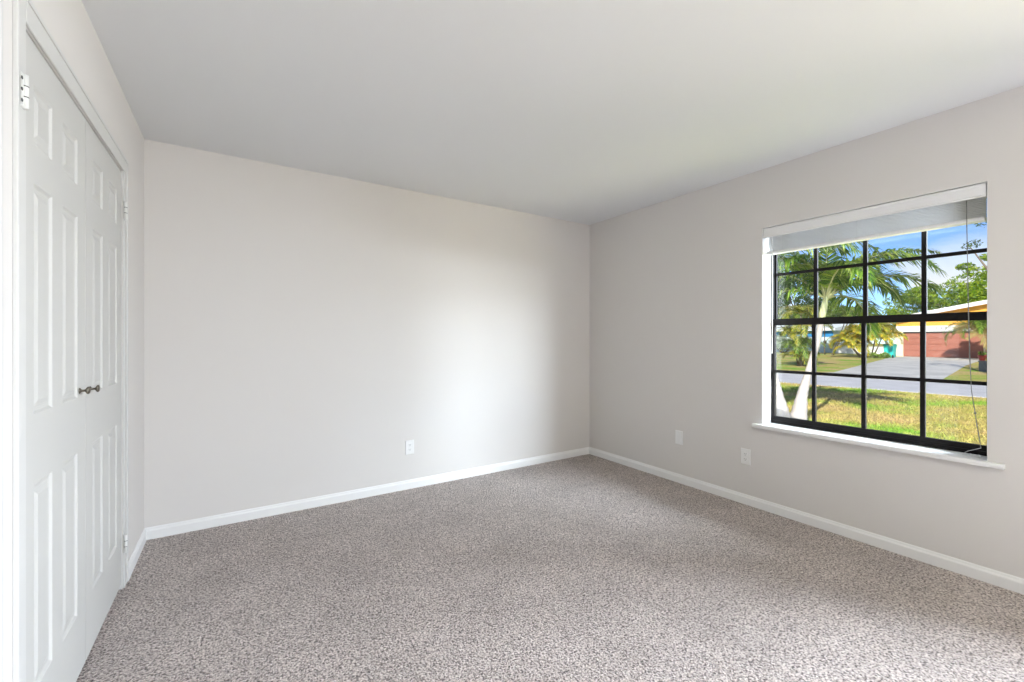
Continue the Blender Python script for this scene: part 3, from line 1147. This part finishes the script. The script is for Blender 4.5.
for s in (1, -1):
    ye = YA + s * (YH1 - YA + 0.5)
    ze = ZA - 0.2 * (YH1 - YA + 0.5)
    b.prism([(YA, ZA + 0.12), (ye, ze + 0.12), (ye, ze + 0.02), (YA, ZA + 0.02)], 'X', XH - ov + 0.06, XH + 12.6)
b.build('roof', M['shingle'], hs, hp)
b = MB()
for s in (1, -1):
    ye = YA + s * (YH1 - YA + 0.5)
    ze = ZA - 0.2 * (YH1 - YA + 0.5)
    b.prism([(YA, ZA + 0.13), (ye, ze + 0.13), (ye, ze - 0.16), (YA, ZA - 0.16)], 'X', XH - ov, XH - ov + 0.06)
    b.prism([(YA, ZA + 0.02), (ye, ze + 0.02), (ye, ze - 0.02), (YA, ZA - 0.02)], 'X', XH - ov + 0.06, XH + 0.02)
b.build('fascia', M['house_white'], hs, hp)
for k in range(3):                                      # three house numerals above the door, too small to read
    yq = 10.15 - 0.26 * k
    q = MB()
    q.box((XH - 0.07, yq - 0.06, 1.96), (XH - 0.05, yq + 0.06, 2.00), 0.005)
    q.box((XH - 0.07, yq - 0.06, 2.08), (XH - 0.05, yq + 0.06, 2.12), 0.005)
    q.box((XH - 0.07, yq - 0.06, 2.00), (XH - 0.05, yq - 0.025, 2.08), 0.005)
    q.build('numeral', M['digit'], hs, hp)

# ---------------------------------------------------------------- blue house far left
M['pale_blue'] = mat('pale_blue_paint', (0.66, 0.78, 0.84), 0.8, var=(0.70, 0.81, 0.86), scale=2, bump=0.1, bscale=15)
M['blue'] = mat('blue_band', (0.02, 0.24, 0.56), 0.6, bump=0.05)
M['pale_roof'] = mat('pale_roof', (0.74, 0.79, 0.82), 0.8, var=(0.80, 0.83, 0.85), scale=4, bump=0.2, bscale=10)
XB, YB0, YB1 = 52.0, 19.35, 34.0
bh = empty('house', (XB, YB0, ZG), 'low pale-blue house with a strong blue band under the roof edge', 'house')
bo = tuple(-Vector(bh.location))
MB().box((XB, YB0, ZG - 0.05), (XB + 9, YB1, 2.10)).build('wall', M['pale_blue'], bh, bo)
MB().box((XB - 0.05, YB0 + 0.02, 1.45), (XB + 0.02, YB1, 2.08), 0.01).build('band', M['blue'], bh, bo)
b = MB()
b.prism([(XB - 0.6, 2.10), (XB - 0.6, 2.34), (XB + 4.5, 3.0), (XB + 9.6, 2.34), (XB + 9.6, 2.10)], 'Y', YB0 - 0.35, YB1 + 0.3)
b.build('roof', M['pale_roof'], bh, bo)
b = MB()
b.box((XB - 0.16, YB0 + 0.62, 0.70), (XB, YB0 + 0.86, 0.98), 0.03)
b.prism([(YB0 + 0.58, 0.98), (YB0 + 0.90, 0.98), (YB0 + 0.74, 1.10)], 'X', XB - 0.18, XB)
b.build('wall_lantern', M['slot'], bh, bo)
fw = empty('garden_wall', (51.0, 15.8, ZG), 'low white garden wall behind the yellow palm clump', 'wall')
b = MB()
b.box((0, -3.0, -0.03), (0.18, 3.2, 0.62))
b.box((-0.04, -3.0, 0.62), (0.22, 3.2, 0.70), 0.01)
b.build('wall_run', M['house_white'], fw)

# ---------------------------------------------------------------- teal bin
M['teal'] = mat('teal_plastic', (0.02, 0.55, 0.52), 0.5, var=(0.03, 0.60, 0.56), scale=5, bump=0.05)
M['rubber'] = mat('black_rubber', (0.02, 0.02, 0.02), 0.8)
bp = ground(890, 358.0)
tb = empty('wheelie_bin', bp, 'teal wheeled bin standing left of the yellow garage corner', 'bin', None, R(90))
bm = bmesh.new()
lo = [(-0.24, -0.28, 0.05), (0.24, -0.28, 0.05), (0.24, 0.26, 0.05), (-0.24, 0.26, 0.05)]
hi = [(-0.31, -0.38, 0.95), (0.31, -0.38, 0.95), (0.31, 0.36, 0.95), (-0.31, 0.36, 0.95)]
vl = [bm.verts.new(v) for v in lo]
vh = [bm.verts.new(v) for v in hi]
bm.faces.new(vl[::-1])
bm.faces.new(vh)
for k in range(4):
    bm.faces.new((vl[k], vl[(k + 1) % 4], vh[(k + 1) % 4], vh[k]))
bmesh.ops.bevel(bm, geom=bm.edges[:], offset=0.03, segments=2, profile=0.5, affect='EDGES')
me = bpy.data.meshes.new('bin_body')
bm.to_mesh(me)
bm.free()
link('bin_body', me, M['teal'], tb)
MB().prism([(-0.42, 0.95), (0.40, 0.95), (0.40, 0.98), (0.20, 1.04), (-0.30, 1.02), (-0.42, 0.97)], 'X', -0.33, 0.33).build('lid', M['teal'], tb)
for s in (-1, 1):
    MB().lathe([(0, -0.03), (0.10, -0.03), (0.12, -0.02), (0.12, 0.02), (0.10, 0.03), (0, 0.03)], (s * 0.24, 0.30, 0.12), (1, 0, 0), 18).build('wheel', M['rubber'], tb)
MB().tube([(-0.22, 0.40, 0.95), (-0.22, 0.47, 0.97), (0.22, 0.47, 0.97), (0.22, 0.40, 0.95)], 0.018, 8).build('handle', M['teal'], tb)

# ---------------------------------------------------------------- grey box and flower pot by the drive
M['box_grey'] = mat('weathered_grey', (0.13, 0.14, 0.15), 0.7, var=(0.18, 0.19, 0.20), scale=8, bump=0.1)
gb = empty('utility_box', ground(985.5, 371.5), 'dark grey utility box on the lawn right of the driveway', 'box', None, R(4))
MB().box((-0.16, -0.19, -0.02), (0.16, 0.19, 0.42), 0.015).build('box_body', M['box_grey'], gb)
MB().box((-0.18, -0.21, 0.42), (0.18, 0.21, 0.47), 0.015).build('lid', M['box_grey'], gb)
M['red_pot'] = mat('dark_red_glaze', (0.25, 0.02, 0.03), 0.3, var=(0.30, 0.03, 0.04), scale=6)
fp = empty('flower_pot', pb + Vector((-0.9, -0.05, 0)), 'dark red flower pot at the foot of the shaggy palm', 'pot')
MB().lathe([(0, 0), (0.13, 0), (0.20, 0.30), (0.22, 0.30), (0.22, 0.35), (0.18, 0.35), (0.17, 0.30), (0, 0.30)], (0, 0, 0), (0, 0, 1), 20).build('pot', M['red_pot'], fp)
link('plant', leaf_cloud([(0, 0, 0.48), (0.08, 0.05, 0.42)], [0.18, 0.14], 160, 0.06, 900), M['palm_leaf'], fp)
